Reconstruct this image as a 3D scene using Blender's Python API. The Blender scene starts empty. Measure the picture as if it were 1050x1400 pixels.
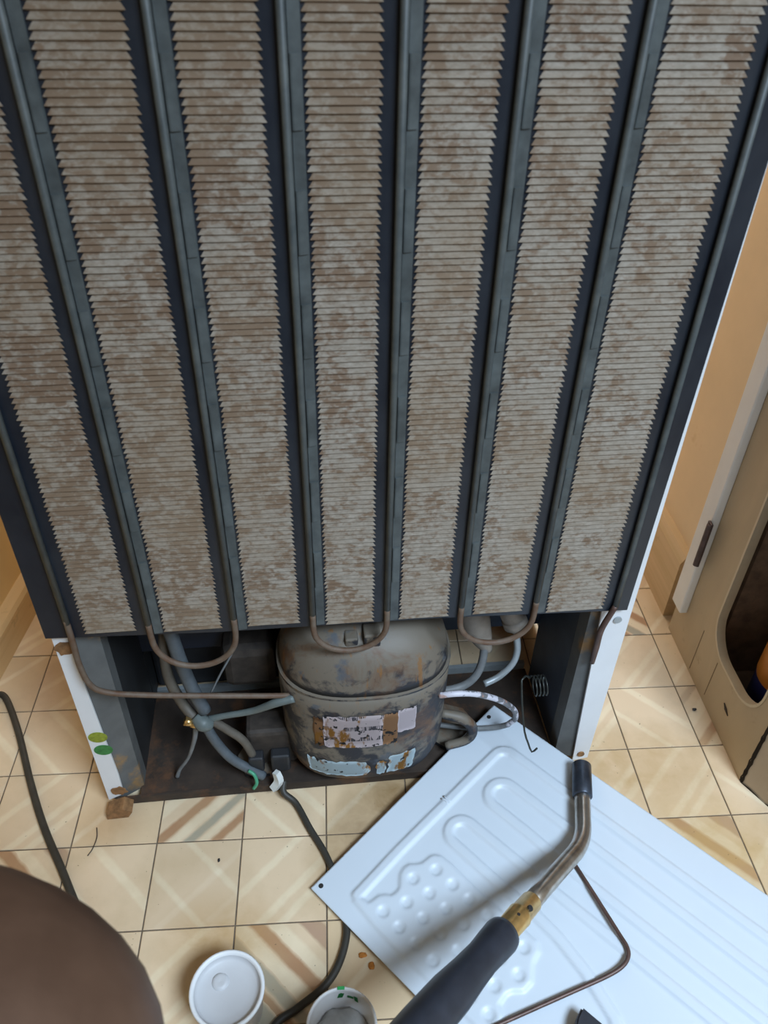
import bpy, bmesh, math, random
from mathutils import Vector, Matrix
random.seed(7)
scn = bpy.context.scene
COL = scn.collection

# ------------------------------------------------------------------ camera
cam_d = bpy.data.cameras.new('camera')
cam = bpy.data.objects.new('camera', cam_d)
COL.objects.link(cam)
right = Vector((0.99783977, -0.06297356, 0.01871144))
down = Vector((-0.02467691, -0.62326043, -0.7816249))
fwd = Vector((0.0608838, 0.77947467, -0.62346804))
M = Matrix.Identity(4)
for r in range(3):
    M[r][0], M[r][1], M[r][2] = right[r], -down[r], -fwd[r]
M[0][3], M[1][3], M[2][3] = 0.4209, -0.5019, 0.8944
cam.matrix_world = M
cam_d.sensor_fit = 'VERTICAL'
cam_d.sensor_height = 36.0
cam_d.lens = 1080.607 * 36.0 / 1400.0
cam_d.clip_start = 0.02
cam_d.dof.use_dof = True
cam_d.dof.focus_distance = 0.93
cam_d.dof.aperture_fstop = 9.0
scn.camera = cam

# ------------------------------------------------------------------ world, window light, exposure
world = bpy.data.worlds.new('world')
scn.world = world
world.use_nodes = True
bg = world.node_tree.nodes['Background']
bg.inputs[0].default_value = (1.0, 0.93, 0.84, 1)
bg.inputs[1].default_value = 0.38


def area(name, loc, target, sx, sy, power, color):
    d = bpy.data.lights.new(name, 'AREA')
    d.shape = 'RECTANGLE'
    d.size, d.size_y, d.energy, d.color = sx, sy, power, color
    o = bpy.data.objects.new(name, d)
    COL.objects.link(o)
    o.location = loc
    o.rotation_euler = (Vector(target) - Vector(loc)).to_track_quat('-Z', 'Y').to_euler()
    return o


wl_ = area('window_light', (1.18, -1.10, 1.80), (0.58, -0.22, 0.0), 0.75, 0.5, 11.5, (0.71, 0.90, 1.11))
wl_.data.spread = math.radians(80)
area('far_window_light', (0.42, 1.55, 0.95), (0.42, 0.4, 0.30), 1.7, 1.3, 34.0, (1.0, 0.91, 0.79))

vs = scn.view_settings
vs.view_transform = 'Standard'
vs.look = 'None'
vs.gamma = 1.0
vs.use_curve_mapping = False
vs.exposure = 0.0


# ------------------------------------------------------------------ helpers
def link_mesh(name, me, mat=None, parent=None):
    o = bpy.data.objects.new(name, me)
    COL.objects.link(o)
    if mat is not None:
        me.materials.append(mat)
    if parent is not None:
        o.parent = parent
    return o


def obj(name, bm, mat, parent=None, smooth=False):
    me = bpy.data.meshes.new(name)
    bmesh.ops.recalc_face_normals(bm, faces=bm.faces[:])
    bm.to_mesh(me)
    bm.free()
    if smooth:
        me.shade_smooth()
    return link_mesh(name, me, mat, parent)


def thing(name, label, cat, loc=(0, 0, 0), rotz=0.0, group=None):
    o = bpy.data.objects.new(name, None)
    COL.objects.link(o)
    o.location = loc
    o.rotation_euler = (0, 0, rotz)
    o['label'] = label
    o['category'] = cat
    if group:
        o['group'] = group
    return o


def tag(o, label, cat, group=None):
    o['label'] = label
    o['category'] = cat
    if group:
        o['group'] = group
    return o


def struct(o):
    o['kind'] = 'structure'
    return o


def box(bm, x0, x1, y0, y1, z0, z1, bevel=0.0, seg=2):
    g = bmesh.ops.create_cube(bm, size=1.0)
    vs_ = g['verts']
    for v in vs_:
        v.co = Vector(((x0 + x1) / 2 + v.co.x * (x1 - x0), (y0 + y1) / 2 + v.co.y * (y1 - y0), (z0 + z1) / 2 + v.co.z * (z1 - z0)))
    if bevel > 0:
        es = list({e for v in vs_ for e in v.link_edges})
        bmesh.ops.bevel(bm, geom=es, offset=bevel, segments=seg, affect='EDGES', profile=0.5)
    return vs_


def box_obj(name, dims, mat, parent=None, bevel=0.0):
    bm = bmesh.new()
    box(bm, *dims, bevel=bevel)
    return obj(name, bm, mat, parent)


def prism(bm, pts, axis, a0, a1):
    """closed 2D outline extruded along axis: 'y' takes (x,z) points, 'x' takes (y,z), 'z' takes (x,y)"""
    def P(p, a):
        return {'y': (p[0], a, p[1]), 'x': (a, p[0], p[1]), 'z': (p[0], p[1], a)}[axis]
    A = [bm.verts.new(P(p, a0)) for p in pts]
    B = [bm.verts.new(P(p, a1)) for p in pts]
    n = len(pts)
    bm.faces.new(A)
    bm.faces.new(B[::-1])
    for i in range(n):
        bm.faces.new((A[i], B[i], B[(i + 1) % n], A[(i + 1) % n]))


def smooth_path(pts, sub=6):
    P = [Vector(p) for p in pts]
    if len(P) < 3:
        return P
    out = []
    for i in range(len(P) - 1):
        p0 = P[i - 1] if i else P[i] * 2 - P[i + 1]
        p1, p2 = P[i], P[i + 1]
        p3 = P[i + 2] if i + 2 < len(P) else P[i + 1] * 2 - P[i]
        for k in range(sub):
            t = k / sub
            out.append(0.5 * ((2 * p1) + (p2 - p0) * t + (2 * p0 - 5 * p1 + 4 * p2 - p3) * t * t + (3 * p1 - p0 - 3 * p2 + p3) * t ** 3))
    out.append(P[-1])
    return out


def tube(bm, pts, rad, n=10, sub=6, caps=True):
    """round tube along a path; rad is a number or one radius per given point"""
    path = smooth_path(pts, sub) if sub > 1 else [Vector(p) for p in pts]
    m = len(path)
    if isinstance(rad, (int, float)):
        R = [rad] * m
    else:
        R = []
        for i in range(m):
            f = i / (m - 1) * (len(rad) - 1)
            a = min(int(f), len(rad) - 2)
            R.append(rad[a] * (1 - (f - a)) + rad[a + 1] * (f - a))
    t0 = (path[1] - path[0]).normalized()
    up = Vector((0, 0, 1)) if abs(t0.z) < 0.9 else Vector((1, 0, 0))
    nrm = t0.cross(up).normalized()
    rings = []
    for i in range(m):
        t = (path[min(i + 1, m - 1)] - path[max(i - 1, 0)]).normalized()
        nrm = (nrm - t * nrm.dot(t)).normalized()
        b = t.cross(nrm)
        rings.append([bm.verts.new(path[i] + (nrm * math.cos(2 * math.pi * k / n) + b * math.sin(2 * math.pi * k / n)) * R[i]) for k in range(n)])
    for i in range(m - 1):
        for k in range(n):
            bm.faces.new((rings[i][k], rings[i][(k + 1) % n], rings[i + 1][(k + 1) % n], rings[i + 1][k]))
    if caps:
        bm.faces.new(rings[0][::-1])
        bm.faces.new(rings[-1])


def tube_obj(name, pts, rad, mat, parent=None, n=10, sub=6):
    bm = bmesh.new()
    tube(bm, pts, rad, n, sub)
    return obj(name, bm, mat, parent, smooth=True)


def lathe(bm, prof, n=40, ax=0.0, ay=0.0, capb=True, capt=False):
    rings = []
    for (r_, z_) in prof:
        rings.append([bm.verts.new((ax + r_ * math.cos(2 * math.pi * k / n), ay + r_ * math.sin(2 * math.pi * k / n), z_)) for k in range(n)])
    for a, b in zip(rings[:-1], rings[1:]):
        for k in range(n):
            bm.faces.new((a[k], a[(k + 1) % n], b[(k + 1) % n], b[k]))
    if capb:
        bm.faces.new(rings[0][::-1])
    if capt:
        bm.faces.new(rings[-1])


# ------------------------------------------------------------------ material helpers
class NT:
    def __init__(s, name, rough=0.5, metal=0.0, spec=0.5):
        s.m = bpy.data.materials.new(name)
        s.m.use_nodes = True
        s.t = s.m.node_tree
        s.n = s.t.nodes
        s.b = s.n['Principled BSDF']
        s.b.inputs['Roughness'].default_value = rough
        s.b.inputs['Metallic'].default_value = metal
        s.b.inputs['Specular IOR Level'].default_value = spec

    def new(s, typ, **kw):
        nd = s.n.new(typ)
        for k, v in kw.items():
            setattr(nd, k, v)
        return nd

    def put(s, sock, v):
        if isinstance(v, bpy.types.NodeSocket):
            s.t.links.new(v, sock)
        elif isinstance(v, (tuple, list)) and len(v) == 3 and sock.type == 'RGBA':
            sock.default_value = (*v, 1)
        else:
            sock.default_value = v

    def coord(s, which='Object'):
        return s.new('ShaderNodeTexCoord').outputs[which]

    def geo(s):
        return s.new('ShaderNodeNewGeometry').outputs['Position']

    def mapping(s, v, scale=(1, 1, 1), loc=(0, 0, 0), rot=(0, 0, 0)):
        m = s.new('ShaderNodeMapping')
        s.put(m.inputs['Vector'], v)
        m.inputs['Scale'].default_value = scale
        m.inputs['Location'].default_value = loc
        m.inputs['Rotation'].default_value = rot
        return m.outputs[0]

    def noise(s, v, scale=5.0, detail=4.0, rough=0.55, dist=0.0):
        nd = s.new('ShaderNodeTexNoise')
        s.put(nd.inputs['Vector'], v)
        nd.inputs['Scale'].default_value = scale
        nd.inputs['Detail'].default_value = detail
        nd.inputs['Roughness'].default_value = rough
        nd.inputs['Distortion'].default_value = dist
        return nd.outputs['Fac']

    def ramp(s, fac, stops, interp='LINEAR'):
        nd = s.new('ShaderNodeValToRGB')
        s.put(nd.inputs[0], fac)
        cr = nd.color_ramp
        cr.interpolation = interp
        while len(cr.elements) < len(stops):
            cr.elements.new(0.5)
        for e, (p, c) in zip(cr.elements, stops):
            e.position = p
            e.color = (*c, 1) if not isinstance(c, (int, float)) else (c, c, c, 1)
        return nd.outputs[0]

    def mix(s, fac, a, b, mode='MIX'):
        nd = s.new('ShaderNodeMix', data_type='RGBA', blend_type=mode)
        s.put(nd.inputs[0], fac)
        s.put(nd.inputs[6], a)
        s.put(nd.inputs[7], b)
        return nd.outputs[2]

    def math(s, op, a, b=0.0, c=0.0):
        nd = s.new('ShaderNodeMath', operation=op)
        for i, v in enumerate((a, b, c)):
            s.put(nd.inputs[i], v)
        return nd.outputs[0]

    def xyz(s, v):
        nd = s.new('ShaderNodeSeparateXYZ')
        s.put(nd.inputs[0], v)
        return nd.outputs

    def blob(s, pos, cx, cy, rx, ry, soft=0.5):
        """1 inside an ellipse on the xy plane, 0 outside"""
        x, y, _ = s.xyz(pos)
        dx = s.math('DIVIDE', s.math('SUBTRACT', x, cx), rx)
        dy = s.math('DIVIDE', s.math('SUBTRACT', y, cy), ry)
        d = s.math('SQRT', s.math('ADD', s.math('MULTIPLY', dx, dx), s.math('MULTIPLY', dy, dy)))
        mr = s.new('ShaderNodeMapRange')
        s.put(mr.inputs[0], d)
        mr.inputs[1].default_value = 1.0 + soft
        mr.inputs[2].default_value = 1.0 - soft
        return mr.outputs[0]

    def bump(s, h, strength=0.3, dist=0.001):
        nd = s.new('ShaderNodeBump')
        nd.inputs['Strength'].default_value = strength
        nd.inputs['Distance'].default_value = dist
        s.put(nd.inputs['Height'], h)
        s.t.links.new(nd.outputs[0], s.b.inputs['Normal'])

    def color(s, v):
        s.put(s.b.inputs['Base Color'], v)
        return s.m


def plain(name, col, rough=0.5, metal=0.0, var=0.12, scale=40.0, spec=0.5, dirt=None):
    k = NT(name, rough, metal, spec)
    c = k.coord()
    f = k.noise(c, scale, 5, 0.6)
    out = k.mix(k.ramp(f, [(0.3, 0.0), (0.7, 1.0)]), tuple(x * (1 - var) for x in col), tuple(min(1, x * (1 + var)) for x in col))
    if dirt:
        f2 = k.noise(k.mapping(c, loc=(3, 1, 2)), scale * 0.5, 6, 0.7)
        out = k.mix(k.ramp(f2, [(dirt[1], 0.0), (dirt[1] + 0.12, 1.0)]), out, dirt[0])
    return k.color(out)


# floor tiles: cream ground with diagonal bands printed on them
CREAM = (0.73, 0.56, 0.375)
PALE = (0.80, 0.66, 0.46)
BROWN = (0.44, 0.25, 0.135)
GREY = (0.40, 0.36, 0.27)


def tile_mat(name, stops1, stops2=None):
    k = NT(name, 0.38, 0.0, 0.5)
    c = k.coord()
    x, y, _ = k.xyz(c)
    u = k.math('MULTIPLY_ADD', k.math('ADD', x, y), 5.0, 0.5)
    v = k.math('MULTIPLY_ADD', k.math('SUBTRACT', x, y), 5.0, 0.5)
    pos = k.geo()
    wob = k.math('MULTIPLY_ADD', k.noise(pos, 60, 3), 0.03, -0.015)
    u = k.math('ADD', u, wob)
    v = k.math('ADD', v, wob)
    col = k.ramp(u if stops1[0] == 'u' else v, stops1[1])
    if stops2:
        c2 = k.ramp(u if stops2[0] == 'u' else v, stops2[1])
        col = k.mix(1.0, col, c2, 'MULTIPLY')
    oi = k.new('ShaderNodeObjectInfo').outputs['Random']
    col = k.mix(1.0, col, k.ramp(oi, [(0.0, (0.92, 0.91, 0.90)), (1.0, (1.04, 1.03, 1.02))]), 'MULTIPLY')
    f = k.noise(pos, 14, 5, 0.6)
    col = k.mix(k.ramp(f, [(0.45, 0.0), (0.8, 0.55)]), col, (0.50, 0.36, 0.20))
    # rust and oil stains round fridge and tub, plus shade painted along the panel
    stain_shade = k.math('MULTIPLY', k.noise(pos, 30, 4, 0.6, 0.5), 1.6)
    for (sx, sy, rx, ry, cc, am) in ((0.49, 0.035, 0.05, 0.05, (0.25, 0.15, 0.06), 0.9), (0.415, -0.035, 0.03, 0.035, (0.36, 0.23, 0.11), 0.7), (0.43, 0.01, 0.025, 0.03, (0.33, 0.22, 0.12), 0.7), (0.50, -0.17, 0.05, 0.04, (0.50, 0.38, 0.24), 0.5),
                                     (0.285, -0.115, 0.05, 0.04, (0.42, 0.24, 0.08), 0.6), (0.80, 0.07, 0.10, 0.05, (0.45, 0.28, 0.11), 0.6), (0.86, -0.04, 0.08, 0.05, (0.50, 0.32, 0.12), 0.7),
                                     (0.02, 0.25, 0.05, 0.07, (0.45, 0.29, 0.20), 0.5), (0.14, 0.03, 0.03, 0.03, (0.42, 0.25, 0.12), 0.6), (0.90, 0.19, 0.03, 0.07, (0.45, 0.38, 0.28), 0.5)):
        b = k.blob(pos, sx, sy, rx, ry, 0.6)
        b = k.math('MULTIPLY', k.math('MULTIPLY', b, stain_shade), am)
        col = k.mix(b, col, cc)
    # specks of dirt
    sp = k.noise(pos, 190, 2, 0.5)
    col = k.mix(k.ramp(sp, [(0.735, 0.0), (0.76, 0.7)]), col, (0.12, 0.08, 0.05))
    k.bump(k.noise(pos, 45, 4), 0.15, 0.001)
    return k.color(col)


def bands(*bs, base=CREAM, e=0.012):
    st = [(0.0, base)]
    for a, b, c in bs:
        st += [(a - e, base), (a + e, c), (b - e, c), (b + e, base)]
    return st + [(1.0, base)]


W1 = (1, 1, 1)
FAINT = (1.05, 1.08, 1.12)
T_FAINT_U = tile_mat('tile_faint_rising', ('v', bands((0.32, 0.38, PALE), (0.60, 0.66, PALE), (0.72, 0.78, PALE))))
T_FAINT_V = tile_mat('tile_faint_falling', ('u', bands((0.28, 0.33, PALE), (0.60, 0.67, PALE))))
T_CROSS = tile_mat('tile_faint_crossed', ('u', bands((0.30, 0.35, PALE), (0.66, 0.71, PALE))), ('v', bands((0.55, 0.60, FAINT), (0.80, 0.84, FAINT), base=W1)))
T_PLAIN = tile_mat('tile_faint_plain', ('v', bands((0.44, 0.49, PALE), base=(0.71, 0.535, 0.34))))
T_STRIPE_U = tile_mat('tile_striped_rising', ('v', bands((0.10, 0.17, (0.50, 0.36, 0.24)), (0.26, 0.36, PALE), (0.46, 0.54, BROWN), (0.56, 0.63, PALE), (0.65, 0.72, GREY), (0.74, 0.79, PALE), (0.81, 0.88, BROWN))))
T_STRIPE_V = tile_mat('tile_striped_falling', ('u', bands((0.16, 0.28, GREY), (0.28, 0.34, BROWN), (0.36, 0.45, GREY), (0.45, 0.55, PALE), (0.57, 0.66, BROWN), (0.66, 0.76, PALE), (0.84, 0.97, (0.46, 0.30, 0.2)))))

# dusty rusty condenser louvres, browner left and top to paint in weaker light
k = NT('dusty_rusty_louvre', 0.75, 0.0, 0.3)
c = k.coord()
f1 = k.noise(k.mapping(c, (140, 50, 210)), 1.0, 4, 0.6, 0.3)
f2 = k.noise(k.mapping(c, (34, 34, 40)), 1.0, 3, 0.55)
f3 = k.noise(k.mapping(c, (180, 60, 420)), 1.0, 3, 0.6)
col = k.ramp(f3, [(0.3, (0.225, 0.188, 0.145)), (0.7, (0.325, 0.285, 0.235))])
rust_shade = k.math('ADD', k.math('MULTIPLY', f1, 0.6), k.math('MULTIPLY', f2, 0.4))
rust_shade = k.math('SUBTRACT', rust_shade, k.math('MULTIPLY_ADD', k.xyz(c)[0], 0.10, -0.02))
rust_shade = k.math('ADD', rust_shade, k.math('MULTIPLY_ADD', k.xyz(c)[2], 0.08, -0.045))  # more rust upward, standing in for light that falls off there
col = k.mix(k.ramp(rust_shade, [(0.445, 0.0), (0.56, 0.8)]), col, (0.140, 0.078, 0.040))
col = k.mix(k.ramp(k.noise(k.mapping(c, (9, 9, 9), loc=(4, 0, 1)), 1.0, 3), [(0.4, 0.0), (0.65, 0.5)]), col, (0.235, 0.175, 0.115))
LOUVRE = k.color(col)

k = NT('dark_painted_steel', 0.42, 0.0, 0.6)
c = k.coord()
col = k.mix(k.ramp(k.noise(k.mapping(c, (30, 30, 14)), 1.0, 5, 0.65), [(0.35, 0.0), (0.75, 0.55)]), (0.006, 0.010, 0.018), (0.036, 0.043, 0.052))
PLATE = k.color(col)
k = NT('dusty_tube_paint', 0.5, 0.0, 0.5)
c = k.coord()
col = k.mix(k.ramp(k.noise(c, 45, 5, 0.65), [(0.35, 0.0), (0.7, 1.0)]), (0.050, 0.060, 0.062), (0.095, 0.105, 0.10))
TUBE = k.color(col)
k = NT('rusty_tube', 0.6, 0.0, 0.4)
c = k.coord()
col = k.mix(k.ramp(k.noise(c, 60, 5, 0.65), [(0.35, 0.0), (0.68, 1.0)]), (0.15, 0.115, 0.085), (0.11, 0.055, 0.030))
RUSTTUBE = k.color(col)
TAB = plain('dusty_tab', (0.068, 0.079, 0.079), 0.5, 0, 0.35, 50)

WHITE = plain('white_enamel', (0.76, 0.77, 0.78), 0.35, 0, 0.03, 20, dirt=((0.45, 0.40, 0.33), 0.66))
RETURN = plain('grey_inner_steel', (0.110, 0.113, 0.110), 0.6, 0, 0.2, 25, dirt=((0.30, 0.17, 0.06), 0.60))
LINING_SHADED = plain('inner_steel_shaded', (0.020, 0.021, 0.022), 0.55, 0, 0.3, 18)  # bay lining steel with the left side's shade put into its colour
LINING_LIT = plain('inner_steel_lit', (0.045, 0.058, 0.080), 0.5, 0, 0.3, 18)  # same lining steel for the right side, coloured lighter and bluer as if lit
NAVY = plain('navy_underside', (0.016, 0.024, 0.044), 0.5, 0, 0.2, 18)
TRAY = plain('rusty_tray', (0.036, 0.024, 0.017), 0.75, 0, 0.4, 30, dirt=((0.10, 0.045, 0.02), 0.52))
RUST = plain('rust', (0.23, 0.115, 0.045), 0.85, 0, 0.5, 90)
RAIL = plain('pale_rail', (0.33, 0.36, 0.37), 0.45, 0.3, 0.15, 40)

# compressor: black paint under dust and rust
k = NT('compressor_paint', 0.55, 0.0, 0.5)
c = k.coord()
n1 = k.noise(c, 34, 6, 0.66, 0.4)
n2 = k.noise(k.mapping(c, loc=(5, 2, 9)), 15, 5, 0.65, 0.6)
geo = k.new('ShaderNodeNewGeometry')
nz = k.xyz(geo.outputs['Normal'])[2]
dust = k.math('ADD', k.math('MULTIPLY', nz, 0.30), n1)
col = k.mix(k.ramp(dust, [(0.47, 0.0), (0.58, 1.0)]), (0.020, 0.021, 0.027), (0.155, 0.130, 0.10))
col = k.mix(k.ramp(n2, [(0.54, 0.0), (0.68, 0.9)]), col, (0.13, 0.062, 0.028))
col = k.mix(k.ramp(k.noise(k.mapping(c, loc=(1, 7, 3)), 34, 4), [(0.62, 0.0), (0.70, 0.7)]), col, (0.065, 0.085, 0.11))
n4 = k.noise(k.mapping(c, (90, 90, 12)), 1.0, 4, 0.6)
col = k.mix(k.ramp(n4, [(0.62, 0.0), (0.70, 0.75)]), col, (0.22, 0.10, 0.025))
k.bump(n1, 0.3, 0.002)
COMP = k.color(col)


def label_mat(name, paper, rust_lo, text):
    k = NT(name, 0.6, 0.0, 0.3)
    c = k.coord()
    col = paper
    if text:
        x, y, z = k.xyz(c)
        rows = k.math('GREATER_THAN', k.math('FRACT', k.math('MULTIPLY_ADD', z, 52.0, 0.35)), 0.62)
        ticks = k.math('GREATER_THAN', k.noise(k.mapping(c, (900, 1, 60)), 1.0, 1), 0.47)
        seg = k.math('GREATER_THAN', k.noise(k.mapping(c, (55, 1, 40), loc=(2, 0, 3)), 1.0, 1), 0.45)
        col = k.mix(k.math('MULTIPLY', k.math('MULTIPLY', rows, ticks), seg), col, (0.10, 0.09, 0.10))
    n = k.noise(k.mapping(c, (60, 60, 26)), 1.0, 4, 0.6)
    col = k.mix(k.ramp(n, [(rust_lo, 0.0), (rust_lo + 0.07, 1.0)]), col, (0.36, 0.165, 0.03))
    n3 = k.noise(k.mapping(c, (130, 60, 110), loc=(3, 1, 7)), 1.0, 3, 0.5)
    col = k.mix(k.ramp(n3, [(0.62, 0.0), (0.66, 1.0)]), col, (0.03, 0.028, 0.03))
    return k.color(col)


LABEL1 = label_mat('barcode_sticker', (0.66, 0.56, 0.56), 0.53, True)
LABEL2 = label_mat('rusted_sticker', (0.36, 0.19, 0.09), 0.50, False)
LABEL3 = label_mat('pink_sticker', (0.68, 0.60, 0.62), 0.75, False)
LABEL4 = label_mat('pale_blue_sticker', (0.55, 0.66, 0.70), 0.54, False)

HOSE = plain('grey_hose', (0.170, 0.175, 0.175), 0.55, 0, 0.2, 60)
SLEEVE = plain('blue_grey_sleeve', (0.084, 0.099, 0.111), 0.5, 0, 0.2, 60)
BEIGE = plain('beige_sleeve', (0.108, 0.092, 0.072), 0.6, 0, 0.2, 60)
GTUBE = plain('pale_green_grey_tube', (0.125, 0.150, 0.145), 0.5, 0, 0.15, 60)
DRIER = plain('dusty_drier', (0.260, 0.220, 0.180), 0.6, 0.1, 0.3, 40)
BLACK = plain('black_plastic', (0.02, 0.021, 0.024), 0.5, 0, 0.2, 40)
DARKBROWN = plain('dirty_relay', (0.042, 0.032, 0.025), 0.7, 0, 0.5, 50)
BRASS = plain('brass', (0.750, 0.500, 0.200), 0.3, 0.9, 0.2, 60)
GREENW = plain('green_wire', (0.06, 0.30, 0.17), 0.45, 0, 0.1)
WPLASTIC = plain('white_plastic', (0.62, 0.64, 0.62), 0.45, 0, 0.08)
k = NT('peeling_white_tube', 0.45, 0.0, 0.5)
c = k.coord()
col = k.mix(k.ramp(k.noise(c, 75, 3, 0.55), [(0.47, 0.0), (0.53, 1.0)]), (0.16, 0.16, 0.17), (0.62, 0.60, 0.66))
col = k.mix(k.ramp(k.noise(k.mapping(c, loc=(2, 2, 2)), 60, 3), [(0.6, 0.0), (0.66, 0.8)]), col, (0.45, 0.25, 0.18))
PEEL = k.color(col)
ENAMEL = plain('evaporator_white', (0.59, 0.65, 0.71), 0.42, 0, 0.015, 12, dirt=((0.62, 0.60, 0.57), 0.72))
COPPER = plain('oxidised_copper', (0.105, 0.062, 0.05), 0.45, 0.35, 0.3, 70)
CORD = plain('black_cord', (0.035, 0.032, 0.026), 0.55, 0, 0.25, 60)
RUBBER = plain('black_rubber_grip', (0.020, 0.023, 0.032), 0.42, 0, 0.25, 50)
k = NT('sooty_steel', 0.28, 0.9, 0.5)
c = k.coord()
col = k.mix(k.ramp(k.noise(c, 28, 4, 0.6), [(0.4, 0.0), (0.65, 0.8)]), (0.58, 0.54, 0.48), (0.26, 0.20, 0.14))
STEEL = k.color(col)
BURNER = plain('burnt_steel', (0.055, 0.065, 0.085), 0.38, 0.6, 0.4, 60)
CUPW = plain('tub_white', (0.74, 0.74, 0.74), 0.4, 0, 0.03, 20)
LID = plain('tub_translucent', (0.52, 0.52, 0.53), 0.5, 0, 0.06, 12)
GREASE = plain('grey_contents', (0.40, 0.40, 0.39), 0.55, 0, 0.25, 50)
GREENP = plain('green_print', (0.03, 0.38, 0.10), 0.5)
WIRE = plain('steel_wire', (0.045, 0.050, 0.045), 0.4, 0.5, 0.2)

WALLM = plain('cream_wall_paint', (0.720, 0.540, 0.330), 0.6, 0, 0.06, 7, dirt=((0.50, 0.30, 0.12), 0.60))
WALLD = plain('ambient_block_paint', (0.22, 0.17, 0.12), 0.6, 0, 0.06, 7)
WALLL = plain('ochre_wall_paint', (0.760, 0.540, 0.260), 0.55, 0, 0.05, 7)


def wood(name, a, b, sc):
    k = NT(name, 0.5)
    c = k.coord()
    f = k.noise(k.mapping(c, sc), 1.0, 5, 0.6, 0.4)
    col = k.mix(k.ramp(f, [(0.35, 0.0), (0.68, 1.0)]), a, b)
    col = k.mix(k.ramp(k.noise(k.mapping(c, loc=(3, 3, 3)), 18, 5, 0.7), [(0.62, 0.0), (0.75, 0.6)]), col, (0.22, 0.14, 0.07))
    return k.color(col)


SKIRT_L = wood('light_wood_skirting', (0.66, 0.45, 0.22), (0.76, 0.55, 0.30), (30, 3, 60))
SKIRT_R = wood('cream_skirting', (0.62, 0.44, 0.25), (0.52, 0.36, 0.18), (30, 3, 60))
BOARD = wood('cupboard_board', (0.43, 0.325, 0.20), (0.52, 0.395, 0.245), (20, 10, 4))
BOARD2 = wood('cupboard_plinth_board', (0.40, 0.30, 0.20), (0.46, 0.36, 0.25), (20, 10, 4))
STILE = plain('off_white_frame', (0.760, 0.740, 0.700), 0.5, 0, 0.05, 15)
LIP = plain('pale_slot_lip', (0.58, 0.48, 0.33), 0.5, 0, 0.08, 30)
HINGE = plain('brown_hinge', (0.075, 0.048, 0.045), 0.5, 0.3, 0.3, 70)
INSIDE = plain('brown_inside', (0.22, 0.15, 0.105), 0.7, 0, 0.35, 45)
ORANGE = plain('orange_plastic', (0.55, 0.20, 0.03), 0.4, 0, 0.1)
NAVYB = plain('navy_label', (0.015, 0.02, 0.10), 0.45, 0, 0.2)
GROUT = plain('dark_grout', (0.13, 0.10, 0.07), 0.8, 0, 0.3, 80)
k = NT('brown_skin', 0.5, 0.0, 0.4)
c = k.coord()
col = k.mix(k.ramp(k.noise(c, 22, 5, 0.6), [(0.35, 0.0), (0.7, 1.0)]), (0.085, 0.044, 0.026), (0.115, 0.062, 0.038))
k.bump(k.noise(c, 420, 3), 0.15, 0.0006)
SKIN = k.color(col)
CLOTH = plain('dark_cloth', (0.05, 0.055, 0.07), 0.85, 0, 0.2, 90)

# ------------------------------------------------------------------ setting: floor with single tiles
T = 0.1
floor = struct(box_obj('floor', (-0.6, 1.8, -1.6, 1.7, -0.03, -0.0016), GROUT))
bm = bmesh.new()
box(bm, -T / 2 + 0.0008, T / 2 - 0.0008, -T / 2 + 0.0008, T / 2 - 0.0008, -0.0016, 0.0)
top = [e for e in bm.edges if all(v.co.z > -0.0005 for v in e.verts)]
bmesh.ops.bevel(bm, geom=top, offset=0.0006, segments=1, affect='EDGES')
tile_me = bpy.data.meshes.new('tile')
bm.to_mesh(tile_me)
bm.free()
tile_me.materials.append(T_PLAIN)
special = {(2, 0): T_STRIPE_U, (3, -2): T_STRIPE_V, (0, -1): T_STRIPE_V, (9, 1): T_STRIPE_U, (8, -1): T_STRIPE_V, (8, 3): T_STRIPE_V, (5, 2): T_CROSS,
           (2, -1): T_CROSS, (3, -1): T_FAINT_U, (1, -1): T_FAINT_V, (1, 0): T_PLAIN, (3, 0): T_FAINT_V, (4, 0): T_PLAIN, (8, 1): T_FAINT_V, (8, 0): T_FAINT_U, (8, 2): T_FAINT_U,
           (0, 0): T_FAINT_U, (0, 1): T_FAINT_V, (2, -2): T_FAINT_U, (0, 2): T_FAINT_U, (9, -1): T_FAINT_U, (7, 1): T_FAINT_U}
choices = [T_FAINT_U, T_FAINT_V, T_CROSS, T_PLAIN, T_PLAIN]
for j in range(-7, 12):
    for i in range(-2, 13):
        if i > 9 and j > 2:
            continue
        t = bpy.data.objects.new('tile', tile_me)
        COL.objects.link(t)
        t.parent = floor
        t.location = ((i + 0.5) * T, (j + 0.5) * T, random.uniform(-0.0002, 0.0))
        t.material_slots[0].link = 'OBJECT'
        t.material_slots[0].material = special.get((i, j), random.choice(choices))

# left wall and skirting
a_l = math.atan2(-0.0453 + 0.0595, 0.3815 - 0.2565)
wl = struct(box_obj('wall_left', (-0.10, -0.022, -1.6, 1.7, 0.0, 2.3), WALLL))
wl.location = (-0.0595, 0.2565, 0)
wl.rotation_euler = (0, 0, -a_l)
bm = bmesh.new()
prism(bm, [(-0.022, 0.0), (0.0, 0.0), (0.0, 0.050), (-0.004, 0.056), (-0.022, 0.056)], 'y', -0.75, 1.35)
sk = struct(obj('baseboard_left', bm, SKIRT_L))
sk.location = wl.location
sk.rotation_euler = wl.rotation_euler

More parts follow.
